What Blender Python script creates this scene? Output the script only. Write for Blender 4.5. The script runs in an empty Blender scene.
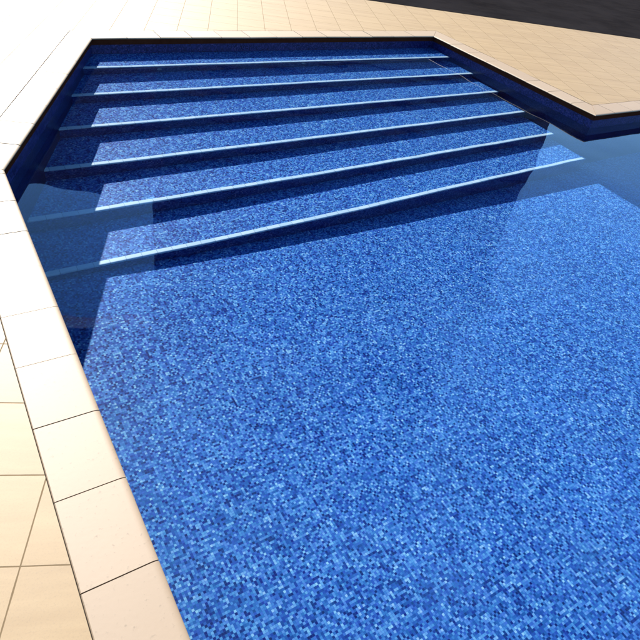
import bpy, bmesh, math, random
from mathutils import Vector, Matrix

random.seed(7)
S = bpy.context.scene
COL = S.collection

# ------------------------------------------------------------------ camera
YAW, PITCH, ROLL, FPX = 0.6673, 0.6935, 0.1890, 570.8
CAM = Vector((-0.2327, -1.3836, 1.7))
fwd = Vector((math.sin(YAW)*math.cos(PITCH), math.cos(YAW)*math.cos(PITCH), -math.sin(PITCH)))
rt = Vector((math.cos(YAW), -math.sin(YAW), 0))
up = rt.cross(fwd)
r2 = math.cos(ROLL)*rt + math.sin(ROLL)*up
u2 = -math.sin(ROLL)*rt + math.cos(ROLL)*up
cd = bpy.data.cameras.new('camera')
cam = bpy.data.objects.new('camera', cd); COL.objects.link(cam)
M = Matrix.Identity(4)
for i in range(3):
    M[i][0], M[i][1], M[i][2], M[i][3] = r2[i], u2[i], -fwd[i], CAM[i]
cam.matrix_world = M
cd.sensor_width = 36; cd.lens = 36*FPX/640
cd.clip_start = 0.05; cd.clip_end = 6000
S.camera = cam

# ------------------------------------------------------------------ light
SUN_EL, SUN_AZ = math.radians(34.6), math.radians(-0.6)      # azimuth from +Y towards +X
W = bpy.data.worlds.new('World'); S.world = W; W.use_nodes = True
nt = W.node_tree; nt.nodes.clear()
sky = nt.nodes.new('ShaderNodeTexSky'); sky.sky_type = 'NISHITA'; sky.sun_disc = False
sky.sun_elevation = SUN_EL; sky.sun_rotation = SUN_AZ
sky.air_density = 1.2; sky.dust_density = 0.0; sky.ozone_density = 6.0
bg = nt.nodes.new('ShaderNodeBackground'); bg.inputs['Strength'].default_value = 0.105
wo = nt.nodes.new('ShaderNodeOutputWorld')
hsv = nt.nodes.new('ShaderNodeHueSaturation'); hsv.inputs['Saturation'].default_value = 1.10
nt.links.new(sky.outputs[0], hsv.inputs['Color']); nt.links.new(hsv.outputs[0], bg.inputs[0]); nt.links.new(bg.outputs[0], wo.inputs[0])

sl = bpy.data.lights.new('sun', 'SUN'); sl.energy = 5.0; sl.angle = math.radians(0.5)
sl.color = (1.0, 0.95, 0.87)
sun = bpy.data.objects.new('sun', sl); COL.objects.link(sun)
sd = Vector((math.sin(SUN_AZ)*math.cos(SUN_EL), math.cos(SUN_AZ)*math.cos(SUN_EL), math.sin(SUN_EL)))
sun.rotation_euler = sd.to_track_quat('Z', 'Y').to_euler()
sl.cycles.is_caustics_light = True

vs = S.view_settings
vs.view_transform = 'Standard'; vs.look = 'None'; vs.gamma = 1.0
vs.use_curve_mapping = False; vs.exposure = 1.80
cy = S.cycles
cy.caustics_refractive = True; cy.caustics_reflective = False
cy.max_bounces = 10; cy.transmission_bounces = 8; cy.glossy_bounces = 4; cy.diffuse_bounces = 4
cy.sample_clamp_indirect = 4.0
cy.use_denoising = True

# ------------------------------------------------------------------ node helpers
def new_mat(name):
    m = bpy.data.materials.new(name); m.use_nodes = True
    m.node_tree.nodes.clear()
    return m, m.node_tree
def N(t, kind, **kw):
    n = t.nodes.new(kind)
    for k, v in kw.items(): setattr(n, k, v)
    return n
def math_n(t, op, a, b=None, c=None):
    n = N(t, 'ShaderNodeMath', operation=op)
    for i, v in enumerate((a, b, c)):
        if v is None: continue
        if isinstance(v, (int, float)): n.inputs[i].default_value = v
        else: t.links.new(v, n.inputs[i])
    return n.outputs[0]
def vmath(t, op, a, b=None, scale=None):
    n = N(t, 'ShaderNodeVectorMath', operation=op)
    for i, v in enumerate((a, b)):
        if v is None: continue
        if isinstance(v, (tuple, list)): n.inputs[i].default_value = v
        else: t.links.new(v, n.inputs[i])
    if scale is not None: n.inputs['Scale'].default_value = scale
    return n.outputs[0]
def mix(t, fac, a, b, mode='MIX'):
    n = N(t, 'ShaderNodeMix', data_type='RGBA', blend_type=mode)
    for i, v in ((0, fac), (6, a), (7, b)):
        if isinstance(v, (int, float)): n.inputs[i].default_value = v
        elif isinstance(v, (tuple, list)): n.inputs[i].default_value = tuple(v) + (1,)*(4-len(v))
        else: t.links.new(v, n.inputs[i])
    return n.outputs[2]
def ramp(t, fac, stops, interp='LINEAR'):
    n = N(t, 'ShaderNodeValToRGB'); cr = n.color_ramp; cr.interpolation = interp
    while len(cr.elements) < len(stops): cr.elements.new(0.5)
    for e, (p, c) in zip(cr.elements, stops):
        e.position = p; e.color = tuple(c) + (1,)*(4-len(c))
    t.links.new(fac, n.inputs[0]); return n.outputs[0]
def noise(t, vec, scale, detail=3, rough=0.55):
    n = N(t, 'ShaderNodeTexNoise'); n.inputs['Scale'].default_value = scale
    n.inputs['Detail'].default_value = detail; n.inputs['Roughness'].default_value = rough
    t.links.new(vec, n.inputs['Vector']); return n.outputs[0]
def finish(t, col, rough=0.5, bump=None, bump_s=0.2, bump_d=0.002, spec=0.5):
    b = N(t, 'ShaderNodeBsdfPrincipled'); o = N(t, 'ShaderNodeOutputMaterial')
    for k, v in (('Base Color', col), ('Roughness', rough), ('Specular IOR Level', spec)):
        if isinstance(v, (int, float)): b.inputs[k].default_value = v
        elif isinstance(v, (tuple, list)): b.inputs[k].default_value = tuple(v) + (1,)
        else: t.links.new(v, b.inputs[k])
    if bump is not None:
        n = N(t, 'ShaderNodeBump'); n.inputs['Strength'].default_value = bump_s
        n.inputs['Distance'].default_value = bump_d
        t.links.new(bump, n.inputs['Height']); t.links.new(n.outputs[0], b.inputs['Normal'])
    t.links.new(b.outputs[0], o.inputs[0]); return b

# ------------------------------------------------------------------ materials
def mosaic(name, pitch=0.0118, tint=(0.45, 0.525, 0.575), spec=0.06):
    m, t = new_mat(name)
    uv = N(t, 'ShaderNodeUVMap').outputs[0]
    p = vmath(t, 'SCALE', uv, scale=1/pitch)
    # sheets are laid by hand: each 30 cm sheet sits a hair off its neighbour
    cell = vmath(t, 'FLOOR', p)
    fr = vmath(t, 'FRACTION', p)
    wn = N(t, 'ShaderNodeTexWhiteNoise', noise_dimensions='3D'); t.links.new(cell, wn.inputs[0])
    wv = wn.outputs[0]
    cl = noise(t, cell, 0.20, 3)                      # loose drifts of tone
    v = math_n(t, 'ADD', wv, math_n(t, 'MULTIPLY', math_n(t, 'SUBTRACT', cl, 0.5), 0.7))
    v = math_n(t, 'MULTIPLY_ADD', v, 0.92, 0.045)
    col = ramp(t, v, [(0.0, (0.004, 0.018, 0.135)), (0.12, (0.007, 0.036, 0.22)), (0.22, (0.016, 0.080, 0.36)),
                      (0.45, (0.034, 0.150, 0.50)), (0.62, (0.064, 0.225, 0.61)), (0.82, (0.125, 0.34, 0.72)),
                      (0.93, (0.20, 0.46, 0.80)), (1.0, (0.36, 0.63, 0.86))])
    # a second draw per tile leans it to violet or to cyan
    hs = N(t, 'ShaderNodeSeparateXYZ'); t.links.new(wn.outputs[1], hs.inputs[0])
    hf = math_n(t, 'MULTIPLY', math_n(t, 'SUBTRACT', hs.outputs[1], 0.5), 0.028)
    hn = N(t, 'ShaderNodeHueSaturation'); t.links.new(math_n(t, 'ADD', hf, 0.5), hn.inputs['Hue'])
    t.links.new(col, hn.inputs['Color']); col = hn.outputs[0]
    # grout
    sx = N(t, 'ShaderNodeSeparateXYZ'); t.links.new(fr, sx.inputs[0])
    ex = math_n(t, 'ABSOLUTE', math_n(t, 'SUBTRACT', sx.outputs[0], 0.5))
    ey = math_n(t, 'ABSOLUTE', math_n(t, 'SUBTRACT', sx.outputs[1], 0.5))
    mx = math_n(t, 'MAXIMUM', ex, ey)
    g = N(t, 'ShaderNodeMapRange', interpolation_type='SMOOTHSTEP')
    g.inputs[1].default_value = 0.42; g.inputs[2].default_value = 0.47
    t.links.new(mx, g.inputs[0])
    col = mix(t, math_n(t, 'MULTIPLY', g.outputs[0], 0.6), col, (0.028, 0.10, 0.36))
    # faint limescale and wear in broad patches
    pat = noise(t, uv, 1.7, 5, 0.6)
    col = mix(t, math_n(t, 'MULTIPLY', math_n(t, 'SUBTRACT', pat, 0.45), 0.35), col, (0.16, 0.32, 0.60))
    col = mix(t, 1.0, col, tint, 'MULTIPLY')
    finish(t, col, 0.35, g.outputs[0], -0.2, 0.001, spec)
    return m
MOSAIC = mosaic('blue_glass_mosaic')
MOSAIC_WALL = mosaic('shaded_wall_mosaic', tint=(0.13, 0.055, 0.12), spec=0.2)  # same blue mosaic, tint darkened to paint in the walls' shade
MOSAIC_RISER = mosaic('shaded_riser_mosaic', tint=(0.34, 0.22, 0.32))  # blue mosaic again, with the risers' shade put into the tint

def nosing_mat():
    m, t = new_mat('pale_nosing_tile')
    uv = N(t, 'ShaderNodeUVMap').outputs[0]
    sx = N(t, 'ShaderNodeSeparateXYZ'); t.links.new(uv, sx.inputs[0])
    u = math_n(t, 'MULTIPLY', sx.outputs[0], 1/0.105)
    cell = math_n(t, 'FLOOR', u)
    wn = N(t, 'ShaderNodeTexWhiteNoise', noise_dimensions='1D'); t.links.new(cell, wn.inputs['W'])
    col = mix(t, wn.outputs[0], (0.29, 0.42, 0.52), (0.37, 0.48, 0.55))
    e = math_n(t, 'ABSOLUTE', math_n(t, 'SUBTRACT', math_n(t, 'FRACT', u), 0.5))
    gm = math_n(t, 'GREATER_THAN', e, 0.482)
    col = mix(t, gm, col, (0.16, 0.24, 0.32))
    finish(t, col, 0.3, spec=0.08); return m
NOSING = nosing_mat()

TA = math.atan2(1.117, 2.394)                          # paving grid follows the slanted edge
def deck_mat():
    m, t = new_mat('sandstone_paving')
    tc = N(t, 'ShaderNodeTexCoord'); ob = tc.outputs['Object']
    rot = N(t, 'ShaderNodeVectorRotate', rotation_type='Z_AXIS'); rot.inputs['Angle'].default_value = TA
    t.links.new(ob, rot.inputs['Vector'])
    q = vmath(t, 'ADD', rot.outputs[0], (0.154, -0.111, 0))
    p = vmath(t, 'SCALE', q, scale=1/0.305)
    cell = vmath(t, 'FLOOR', p); fr = vmath(t, 'FRACTION', p)
    wn = N(t, 'ShaderNodeTexWhiteNoise', noise_dimensions='3D'); t.links.new(cell, wn.inputs[0])
    sx = N(t, 'ShaderNodeSeparateXYZ'); t.links.new(fr, sx.inputs[0])
    ex = math_n(t, 'ABSOLUTE', math_n(t, 'SUBTRACT', sx.outputs[0], 0.5))
    ey = math_n(t, 'ABSOLUTE', math_n(t, 'SUBTRACT', sx.outputs[1], 0.5))
    mx = math_n(t, 'MAXIMUM', ex, ey)
    wob = math_n(t, 'MULTIPLY', math_n(t, 'SUBTRACT', noise(t, ob, 14, 2), 0.5), 0.006)
    g = N(t, 'ShaderNodeMapRange', interpolation_type='SMOOTHSTEP')
    g.inputs[1].default_value = 0.4912; g.inputs[2].default_value = 0.4945
    t.links.new(math_n(t, 'ADD', mx, wob), g.inputs[0])
    # veins stretched along the grid, shifted per tile
    off = vmath(t, 'SCALE', wn.outputs[1], scale=9.0)
    vq = vmath(t, 'ADD', vmath(t, 'MULTIPLY', q, (1.2, 11.0, 1.0)), off)
    vein = noise(t, vq, 1.0, 6, 0.62)
    mot = noise(t, ob, 26, 4)
    big = noise(t, ob, 0.7, 4)
    c = mix(t, ramp(t, vein, [(0.3, (0, 0, 0)), (0.7, (1, 1, 1))]), (0.172, 0.104, 0.039), (0.236, 0.156, 0.068))
    c = mix(t, math_n(t, 'MULTIPLY', wn.outputs[0], 0.30), c, (0.230, 0.150, 0.060))
    c = mix(t, math_n(t, 'MULTIPLY', mot, 0.35), c, (0.190, 0.126, 0.056))
    c = mix(t, math_n(t, 'MULTIPLY', math_n(t, 'SUBTRACT', big, 0.4), 0.5), c, (0.160, 0.103, 0.044))
    c = mix(t, math_n(t, 'MULTIPLY', g.outputs[0], 0.70), c, (0.090, 0.068, 0.046))
    fine = noise(t, ob, 170, 3, 0.7)
    c = mix(t, math_n(t, 'MULTIPLY', ramp(t, fine, [(0.52, (0, 0, 0)), (0.72, (1, 1, 1))]), 0.35), c, (0.115, 0.075, 0.036))
    h = math_n(t, 'SUBTRACT', math_n(t, 'ADD', math_n(t, 'MULTIPLY', mot, 0.25), math_n(t, 'MULTIPLY', fine, 0.15)), g.outputs[0])
    spc = math_n(t, 'MULTIPLY', math_n(t, 'SUBTRACT', 1.0, g.outputs[0]), 0.55)
    finish(t, c, 0.62, h, 0.35, 0.002, spc)
    return m
DECK = deck_mat()

def coping_mat():
    m, t = new_mat('coping_stone')
    oi = N(t, 'ShaderNodeObjectInfo'); ge = N(t, 'ShaderNodeNewGeometry')
    pos = vmath(t, 'ADD', ge.outputs['Position'], vmath(t, 'SCALE', oi.outputs['Location'], scale=1.0))
    rnd = oi.outputs['Random']
    a = noise(t, pos, 5, 5); b = noise(t, pos, 60, 3)
    c = mix(t, rnd, (0.200, 0.137, 0.078), (0.226, 0.159, 0.095))
    c = mix(t, math_n(t, 'MULTIPLY', a, 0.4), c, (0.184, 0.127, 0.076))
    c = mix(t, math_n(t, 'MULTIPLY', ramp(t, b, [(0.62, (0, 0, 0)), (0.75, (1, 1, 1))]), 0.55), c, (0.095, 0.066, 0.036))
    finish(t, c, 0.62, b, 0.2, 0.001, 0.6); return m
COPING = coping_mat()

def flat_mat(name, c1, c2, scale, rough=0.8, spec=0.4, bump=0.3, bd=0.003):
    m, t = new_mat(name)
    ob = N(t, 'ShaderNodeTexCoord').outputs['Object']
    a = noise(t, ob, scale, 6, 0.65)
    c = mix(t, ramp(t, a, [(0.3, (0, 0, 0)), (0.7, (1, 1, 1))]), c1, c2)
    finish(t, c, rough, a, bump, bd, spec); return m
MORTAR = flat_mat('joint_mortar', (0.018, 0.015, 0.012), (0.035, 0.029, 0.024), 30, 0.95, 0.0)
BROWN_STRIP = flat_mat('dark_brown', (0.030, 0.009, 0.005), (0.042, 0.014, 0.008), 12, 0.9, 0.0)
EARTH = flat_mat('sandy_ground', (0.26, 0.21, 0.14), (0.38, 0.31, 0.21), 0.5, 0.9)
FACADE = flat_mat('brown_render', (0.040, 0.028, 0.022), (0.055, 0.038, 0.030), 0.15, 0.85)
SLAB = flat_mat('balcony_concrete', (0.055, 0.042, 0.036), (0.07, 0.055, 0.046), 0.4, 0.8)
WHITE = flat_mat('white_render', (0.76, 0.76, 0.76), (0.82, 0.82, 0.81), 0.2, 0.8)
GLASS = flat_mat('dark_window', (0.02, 0.022, 0.028), (0.03, 0.034, 0.04), 0.3, 0.15, 0.5, 0.0)

def dark_ground_mat():
    m, t = new_mat('dark_grey_ground')
    ob = N(t, 'ShaderNodeTexCoord').outputs['Object']
    a = noise(t, ob, 1.1, 5, 0.6); b = noise(t, ob, 130, 3, 0.7); d = noise(t, ob, 9, 4)
    rot = N(t, 'ShaderNodeVectorRotate', rotation_type='Z_AXIS'); rot.inputs['Angle'].default_value = TA
    t.links.new(ob, rot.inputs['Vector'])
    p = vmath(t, 'MULTIPLY', rot.outputs[0], (4.0, 8.0, 1.0))
    wn = N(t, 'ShaderNodeTexWhiteNoise', noise_dimensions='3D'); t.links.new(vmath(t, 'FLOOR', p), wn.inputs[0])
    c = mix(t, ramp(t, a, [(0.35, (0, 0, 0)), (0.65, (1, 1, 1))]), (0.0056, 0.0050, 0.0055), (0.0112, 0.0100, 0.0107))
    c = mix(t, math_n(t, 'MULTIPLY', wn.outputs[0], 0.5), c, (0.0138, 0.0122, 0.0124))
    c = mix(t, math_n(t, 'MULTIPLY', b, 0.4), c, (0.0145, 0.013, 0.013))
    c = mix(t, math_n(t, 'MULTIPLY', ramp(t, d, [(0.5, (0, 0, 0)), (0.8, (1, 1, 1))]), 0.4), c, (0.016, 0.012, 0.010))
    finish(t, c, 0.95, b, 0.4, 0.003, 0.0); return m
DARK = dark_ground_mat()

def water_mat():
    m, t = new_mat('still_pool_water')
    g = N(t, 'ShaderNodeBsdfGlass'); g.inputs['IOR'].default_value = 1.333
    g.inputs['Roughness'].default_value = 0.0; g.inputs['Color'].default_value = (0.97, 0.99, 1, 1)
    o = N(t, 'ShaderNodeOutputMaterial'); t.links.new(g.outputs[0], o.inputs[0]); return m
WATER = water_mat()

# ------------------------------------------------------------------ object helpers
def link(name, bm, mat, parent=None, smooth=False):
    me = bpy.data.meshes.new(name); bm.to_mesh(me); bm.free()
    me.materials.append(mat)
    if smooth:
        for p in me.polygons: p.use_smooth = True
    o = bpy.data.objects.new(name, me); COL.objects.link(o)
    if parent: o.parent = parent
    return o
def thing(name, label, cat, loc=(0, 0, 0), group=None):
    o = bpy.data.objects.new(name, None); COL.objects.link(o)
    o.location = loc; o['label'] = label; o['category'] = cat
    if group: o['group'] = group
    return o
def structure(o, label=None, cat=None, kind='structure'):
    o['kind'] = kind
    if label: o['label'] = label
    if cat: o['category'] = cat
def face(bm, pts, uvs=None):
    f = bm.faces.new([bm.verts.new(p) for p in pts])
    if uvs:
        l = bm.loops.layers.uv.verify()
        for lp, u in zip(f.loops, uvs): lp[l].uv = u
    return f
def box(bm, lo, hi):
    x0, y0, z0 = lo; x1, y1, z1 = hi
    v = [bm.verts.new(p) for p in ((x0,y0,z0),(x1,y0,z0),(x1,y1,z0),(x0,y1,z0),(x0,y0,z1),(x1,y0,z1),(x1,y1,z1),(x0,y1,z1))]
    for q in ((3,2,1,0),(4,5,6,7),(0,1,5,4),(1,2,6,5),(2,3,7,6),(3,0,4,7)): bm.faces.new([v[i] for i in q])

# ------------------------------------------------------------------ pool plan
XR, YN = 13.0, -11.0
P1Y, P2X, P2Y, P3X, P4Y = 2.049, 1.117, 4.443, 5.305, 1.890
POLY = [Vector(p) for p in ((0, P1Y), (P2X, P2Y), (P3X, P2Y), (P3X, P4Y), (XR, P4Y), (XR, YN), (0, YN))]   # clockwise
NP = len(POLY)
def edge_n(i):                                         # outward normal (pool lies to the right of a clockwise walk)
    d = (POLY[(i+1) % NP] - POLY[i]).normalized()
    return Vector((-d.y, d.x))
def miter(i):                                          # per unit of outward offset at vertex i
    a, b = edge_n((i-1) % NP), edge_n(i)
    s = a + b
    return s / (1 + a.dot(b))
def offset_poly(o): return [POLY[i] + miter(i)*o for i in range(NP)]

WL = 0.1424            # water below the coping top
D1, H, Y1, T = 0.010, 0.168, 4.0935, 0.4567
CW = 0.225             # coping width
zf = lambda x: -(WL + D1 + 5*H) - 0.068 - 0.0515*max(x, 0)
BOT = -2.3

# ---- ground: the terrain sheet far out, with the paved deck inside it
bm = bmesh.new()
ring_in = [(-40, -45), (60, -45), (60, 60), (-40, 60)]
ring_out = [(-2500, -2500), (2500, -2500), (2500, 2500), (-2500, 2500)]
for i in range(4):
    j = (i+1) % 4
    face(bm, [(*ring_in[i], -0.03), (*ring_out[i], -0.03), (*ring_out[j], -0.03), (*ring_in[j], -0.03)])
o = link('ground', bm, EARTH); structure(o)

def ring_sheet(name, outer, inner, z, mat):
    bm = bmesh.new()
    es = []
    for loop in (outer, inner):
        vsx = [bm.verts.new((p[0], p[1], z)) for p in loop]
        es += [bm.edges.new((vsx[k], vsx[(k+1) % len(vsx)])) for k in range(len(vsx))]
    bmesh.ops.triangle_fill(bm, edges=es, use_beauty=True)
    for f in bm.faces:
        if f.normal.z < 0: f.normal_flip()
    return link(name, bm, mat)
o = ring_sheet('pavement', [(-40.5, -45.5), (60.5, -45.5), (60.5, 60.5), (-40.5, 60.5)], offset_poly(CW + 0.003), 0.0, DECK)
structure(o)

# ---- dark area beyond the deck
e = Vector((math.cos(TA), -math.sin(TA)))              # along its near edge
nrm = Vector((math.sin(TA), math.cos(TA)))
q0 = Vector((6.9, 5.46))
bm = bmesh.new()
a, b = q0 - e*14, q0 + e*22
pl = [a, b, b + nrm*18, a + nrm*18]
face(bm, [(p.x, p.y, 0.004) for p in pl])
o = link('dark_ground', bm, DARK); structure(o)

# ------------------------------------------------------------------ coping: separate bullnosed stones
cop = thing('pool_coping', 'pale beige bullnosed coping stones edging the blue pool', 'pool coping')
RX, RZ = 0.026, 0.009; TH = 0.014
prof = [(CW, -TH), (CW, -0.003), (CW-0.003, 0.0)]
prof += [(RX - RX*math.sin(math.radians(x)), -RZ + RZ*math.cos(math.radians(x))) for x in range(0, 91, 10)]
prof += [(0.001, -TH + 0.003), (0.005, -TH)]
def stone(B0, V0, B1, V1):
    bm = bmesh.new()
    rows = []
    jz = random.uniform(-0.0012, 0.0012)
    tilt = random.uniform(-0.0012, 0.0012)
    ne = 4
    for s in range(ne+1):
        f = s/ne
        row = []
        for (of, z) in prof:
            p = (B0 + V0*of)*(1-f) + (B1 + V1*of)*f
            row.append(bm.verts.new((p.x, p.y, z + jz + tilt*(f-0.5)*2)))
        rows.append(row)
    n = len(prof)
    for s in range(ne):
        for k in range(n):
            bm.faces.new([rows[s][k], rows[s][(k+1) % n], rows[s+1][(k+1) % n], rows[s+1][k]])
    bm.faces.new(rows[0][::-1]); bm.faces.new(rows[-1])
    bmesh.ops.recalc_face_normals(bm, faces=bm.faces)
    me_o = link('coping_stone', bm, COPING, cop, smooth=False)
    me = me_o.data
    cnt = {}
    for p in me.polygons:
        p.use_smooth = True
        for k in p.edge_keys: cnt.setdefault(k, []).append(p.normal)
    for ed in me.edges:                                # crisp everywhere but round the nose
        n1, n2 = cnt[ed.key]
        ed.use_edge_sharp = n1.angle(n2, 0) > math.radians(25)
    return me_o
LEN = 0.3184; GAP = 0.0042
for i in range(NP):
    A, B = POLY[i], POLY[(i+1) % NP]
    d = (B - A); L = d.length; d.normalize(); nv = edge_n(i)
    if i == 4: cuts = [k*LEN for k in range(14)] + [6.0, L]
    elif i == 6:                                       # near left run: joints where the photo shows them
        y0 = 1.3697
        js = [y0 - k*LEN for k in range(-2, 40)]
        cuts = sorted([0.0, L] + [y - YN for y in js if -4.0 < y < P1Y - 0.02] + [3.0])
    elif i == 5: cuts = [0.0, 4.0, 8.0, L]
    else:
        n_ = max(1, round(L/LEN)); cuts = [L*k/n_ for k in range(n_+1)]
    for c0, c1 in zip(cuts[:-1], cuts[1:]):
        first, last = c0 == cuts[0], c1 == cuts[-1]
        g = GAP/2
        B0 = A + d*(c0 + g); B1 = A + d*(c1 - g)
        V0 = miter(i) if first else nv
        V1 = miter((i+1) % NP) if last else nv
        stone(B0, V0, B1, V1)
o = ring_sheet('mortar_bed', offset_poly(CW + 0.02), offset_poly(0.012), -0.008, MORTAR)
o.parent = cop

# ------------------------------------------------------------------ pool shell
shell = thing('pool_basin', 'blue mosaic pool basin with one slanted corner and sloping floor', 'swimming pool')
WO = 0.018                                             # wall face sits just behind the coping nose
wp = offset_poly(WO)
for i in range(NP):
    A, B = wp[i], wp[(i+1) % NP]
    L = (B - A).length
    bm = bmesh.new()
    uo = i*37*0.0215
    face(bm, [(A.x, A.y, BOT), (B.x, B.y, BOT), (B.x, B.y, -0.062), (A.x, A.y, -0.062)],
         [(uo, 10+BOT), (uo+L, 10+BOT), (uo+L, 10), (uo, 10)])
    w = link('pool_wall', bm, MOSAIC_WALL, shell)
    bm = bmesh.new()                                   # dark brown strip between coping and mosaic
    q0_, q1_ = A - edge_n(i)*0.003, B - edge_n(i)*0.003
    face(bm, [(q0_.x, q0_.y, -TH+0.003), (q1_.x, q1_.y, -TH+0.003), (q1_.x, q1_.y, -0.064), (q0_.x, q0_.y, -0.064)])
    face(bm, [(q0_.x, q0_.y, -0.064), (q1_.x, q1_.y, -0.064), (B.x, B.y, -0.064), (A.x, A.y, -0.064)])
    link('brown_strip', bm, BROWN_STRIP, w)
bm = bmesh.new()
fx = [-0.3, 0.0, XR + 0.3]
for x0, x1 in zip(fx[:-1], fx[1:]):
    face(bm, [(x0, YN-0.3, zf(x0)), (x1, YN-0.3, zf(x1)), (x1, P2Y+0.3, zf(x1)), (x0, P2Y+0.3, zf(x0))],
         [(x0+5, YN), (x1+5, YN), (x1+5, P2Y+0.6), (x0+5, P2Y+0.6)])
link('pool_floor', bm, MOSAIC, shell)

# ------------------------------------------------------------------ steps
steps = thing('pool_steps', 'six wide underwater mosaic steps with pale nosing strips at pool end', 'steps', (0, 0, 0))
def xl(y):                                             # slanted wall at depth y
    return -WO-0.01 if y < P1Y else (y - P1Y)/(P2Y - P1Y)*P2X - WO*1.1 - 0.01
XE = P3X + WO + 0.01
for k in range(6):
    y = Y1 - k*T; yb = (Y1 - (k-1)*T) if k else P2Y + WO + 0.01
    z = -WL - D1 - k*H
    zb = z - H if k < 5 else BOT
    bm = bmesh.new()
    left = [(xl(y), y)]
    if y < P1Y < yb: left.append((xl(P1Y), P1Y))
    left.append((xl(yb), yb))
    pts = [(XE, y), (XE, yb)] + left[::-1]
    # outline counter-clockwise seen from above
    uvo = (0.0137*k + 3, 0.3*k)
    face(bm, [(px, py, z) for px, py in pts], [(px+uvo[0], py+uvo[1]) for px, py in pts])
    xr = XE; x0 = xl(y)
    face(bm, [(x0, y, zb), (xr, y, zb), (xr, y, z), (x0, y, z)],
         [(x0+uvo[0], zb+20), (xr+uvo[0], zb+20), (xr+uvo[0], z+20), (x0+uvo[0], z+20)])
    st = link('step', bm, MOSAIC, steps)
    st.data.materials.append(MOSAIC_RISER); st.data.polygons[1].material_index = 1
    # nosing strip: rounded, 3 mm proud of tread and riser
    bm = bmesh.new()
    NW, NH = 0.036, 0.016
    pr = [(NW, -0.002), (NW, 0.003), (0.006, 0.003), (0.000, 0.0015), (-0.003, -0.004), (-0.003, -NH), (0.002, -NH)]
    uvl = bm.loops.layers.uv.verify()
    xa = xl(y); seg = 24
    rows = []
    for s in range(seg+1):
        xx = xa + (XE - xa)*s/seg
        rows.append([bm.verts.new((xx, y+a_, z+b_)) for a_, b_ in pr])
    for s in range(seg):
        for j in range(len(pr)-1):
            f = bm.faces.new([rows[s][j], rows[s][j+1], rows[s+1][j+1], rows[s+1][j]])
            for lp in f.loops: lp[uvl].uv = (lp.vert.co.x + 0.03*k, lp.vert.co.y)
    bmesh.ops.recalc_face_normals(bm, faces=bm.faces)
    link('nosing', bm, NOSING, st)

# two small pale inlets in the first riser
st0 = [o for o in COL.objects if o.name == 'step'][0]
for xi, zi in ((1.62, -0.085), (3.20, -0.055)):
    bm = bmesh.new(); yy = Y1; zz = -WL - D1 + zi
    rings = []
    for r_, dy in ((0.024, 0.0), (0.024, -0.005), (0.020, -0.008), (0.009, -0.008), (0.008, -0.002)):
        rings.append([bm.verts.new((xi + r_*math.cos(a_), yy + dy, zz + r_*math.sin(a_))) for a_ in [k*math.tau/20 for k in range(20)]])
    for q in range(len(rings)-1):
        for k in range(20):
            bm.faces.new([rings[q][k], rings[q][(k+1) % 20], rings[q+1][(k+1) % 20], rings[q+1][k]])
    bm.faces.new(rings[-1])
    bmesh.ops.recalc_face_normals(bm, faces=bm.faces)
    link('inlet', bm, NOSING, st0)

# ------------------------------------------------------------------ water: a fine sheet with a barely moving surface
waves = []
rw = random.Random(3)
for i in range(16):
    lam = rw.choice((0.28, 0.36, 0.5, 0.7, 1.0, 1.5)); th = rw.uniform(0, math.tau)
    waves.append((math.tau/lam*math.cos(th), math.tau/lam*math.sin(th), rw.uniform(0, 6.3), 0.00018*(lam/0.6)**1.5))
def wz(x, y): return sum(a*math.sin(kx*x + ky*y + ph) for kx, ky, ph, a in waves)
GS = 0.04
bm = bmesh.new(); vg = {}
def gv(i, j):
    if (i, j) not in vg:
        x, y = i*GS, j*GS
        vg[(i, j)] = bm.verts.new((x, y, -WL + wz(x, y)))
    return vg[(i, j)]
for i in range(-10, int(XR/GS)+9):
    for j in range(int(YN/GS)-5, int(P2Y/GS)+75):
        bm.faces.new([gv(i, j), gv(i+1, j), gv(i+1, j+1), gv(i, j+1)])
wat = link('water', bm, WATER, smooth=True); structure(wat)
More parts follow.
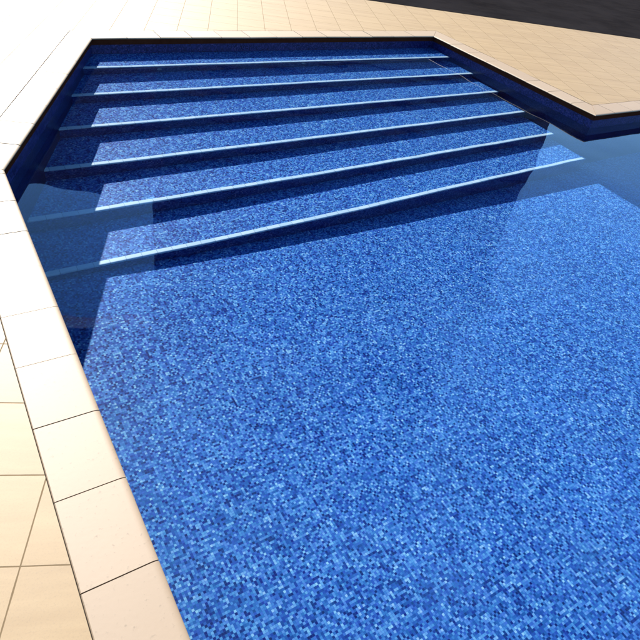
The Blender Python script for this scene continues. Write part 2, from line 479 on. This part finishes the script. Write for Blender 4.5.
wat.cycles.is_caustics_caster = True
for o in COL.objects:
    if o.type == 'MESH' and o is not wat: o.cycles.is_caustics_receiver = True

# ------------------------------------------------------------------ far hotel, seen only mirrored in the pool
def pol(az, dist): return Vector((0.5 + dist*math.sin(math.radians(az)), 1 + dist*math.cos(math.radians(az))))
def block(name, A, B, v0, v1, z0, z1, mat, parent, u0=0.0, u1=0.0):
    d = (B - A); L = d.length; d.normalize(); n_ = Vector((d.y, -d.x))    # n_ faces the pool
    if n_.dot(A) > 0: n_ = -n_
    def P(u, v, z): p = A + d*u - n_*v; return (p.x, p.y, z)
    a_, b_ = u0, L - u1
    bm = bmesh.new()
    v = [bm.verts.new(P(*q)) for q in ((a_,v0,z0),(b_,v0,z0),(b_,v1,z0),(a_,v1,z0),(a_,v0,z1),(b_,v0,z1),(b_,v1,z1),(a_,v1,z1))]
    for q in ((3,2,1,0),(4,5,6,7),(0,1,5,4),(1,2,6,5),(2,3,7,6),(3,0,4,7)): bm.faces.new([v[k] for k in q])
    bmesh.ops.recalc_face_normals(bm, faces=bm.faces)
    return link(name, bm, mat, parent)
hot = thing('hotel_building', 'tall brown hotel building with balconies, mirrored dark in the pool', 'hotel')
A, B = pol(17.2, 95), pol(57, 95)
tw = block('wall', A, B, 0, 18, 0, 112, FACADE, hot)
for k in range(28):
    block('balcony', A, B, -1.6, -0.02, 4*k+3.6, 4*k+3.85, SLAB, tw, 1, 1)
    block('window', A, B, -0.06, 0.2, 4*k+0.6, 4*k+2.9, GLASS, tw, 2, 2)
Cw = pol(3.6, 104)
wn_ = (A - Cw).normalized()
A2 = A - wn_*0.05 + Vector((0.0, 3.0))
block('wing', Cw, A2, 0, 14, 0, 53.4, FACADE, hot)       # low wing, open sky gap; block and strip above shaped for the reflection
block('reflection_block', Cw, A2, 0, 1.5, 86, 125, FACADE, hot)  # unseen block added to darken the mirrored view above the gap
block('reflection_strip', Cw, A2, -0.4, -0.02, 84.3, 87.0, WHITE, hot)  # pale strip added for the bright line in the reflection
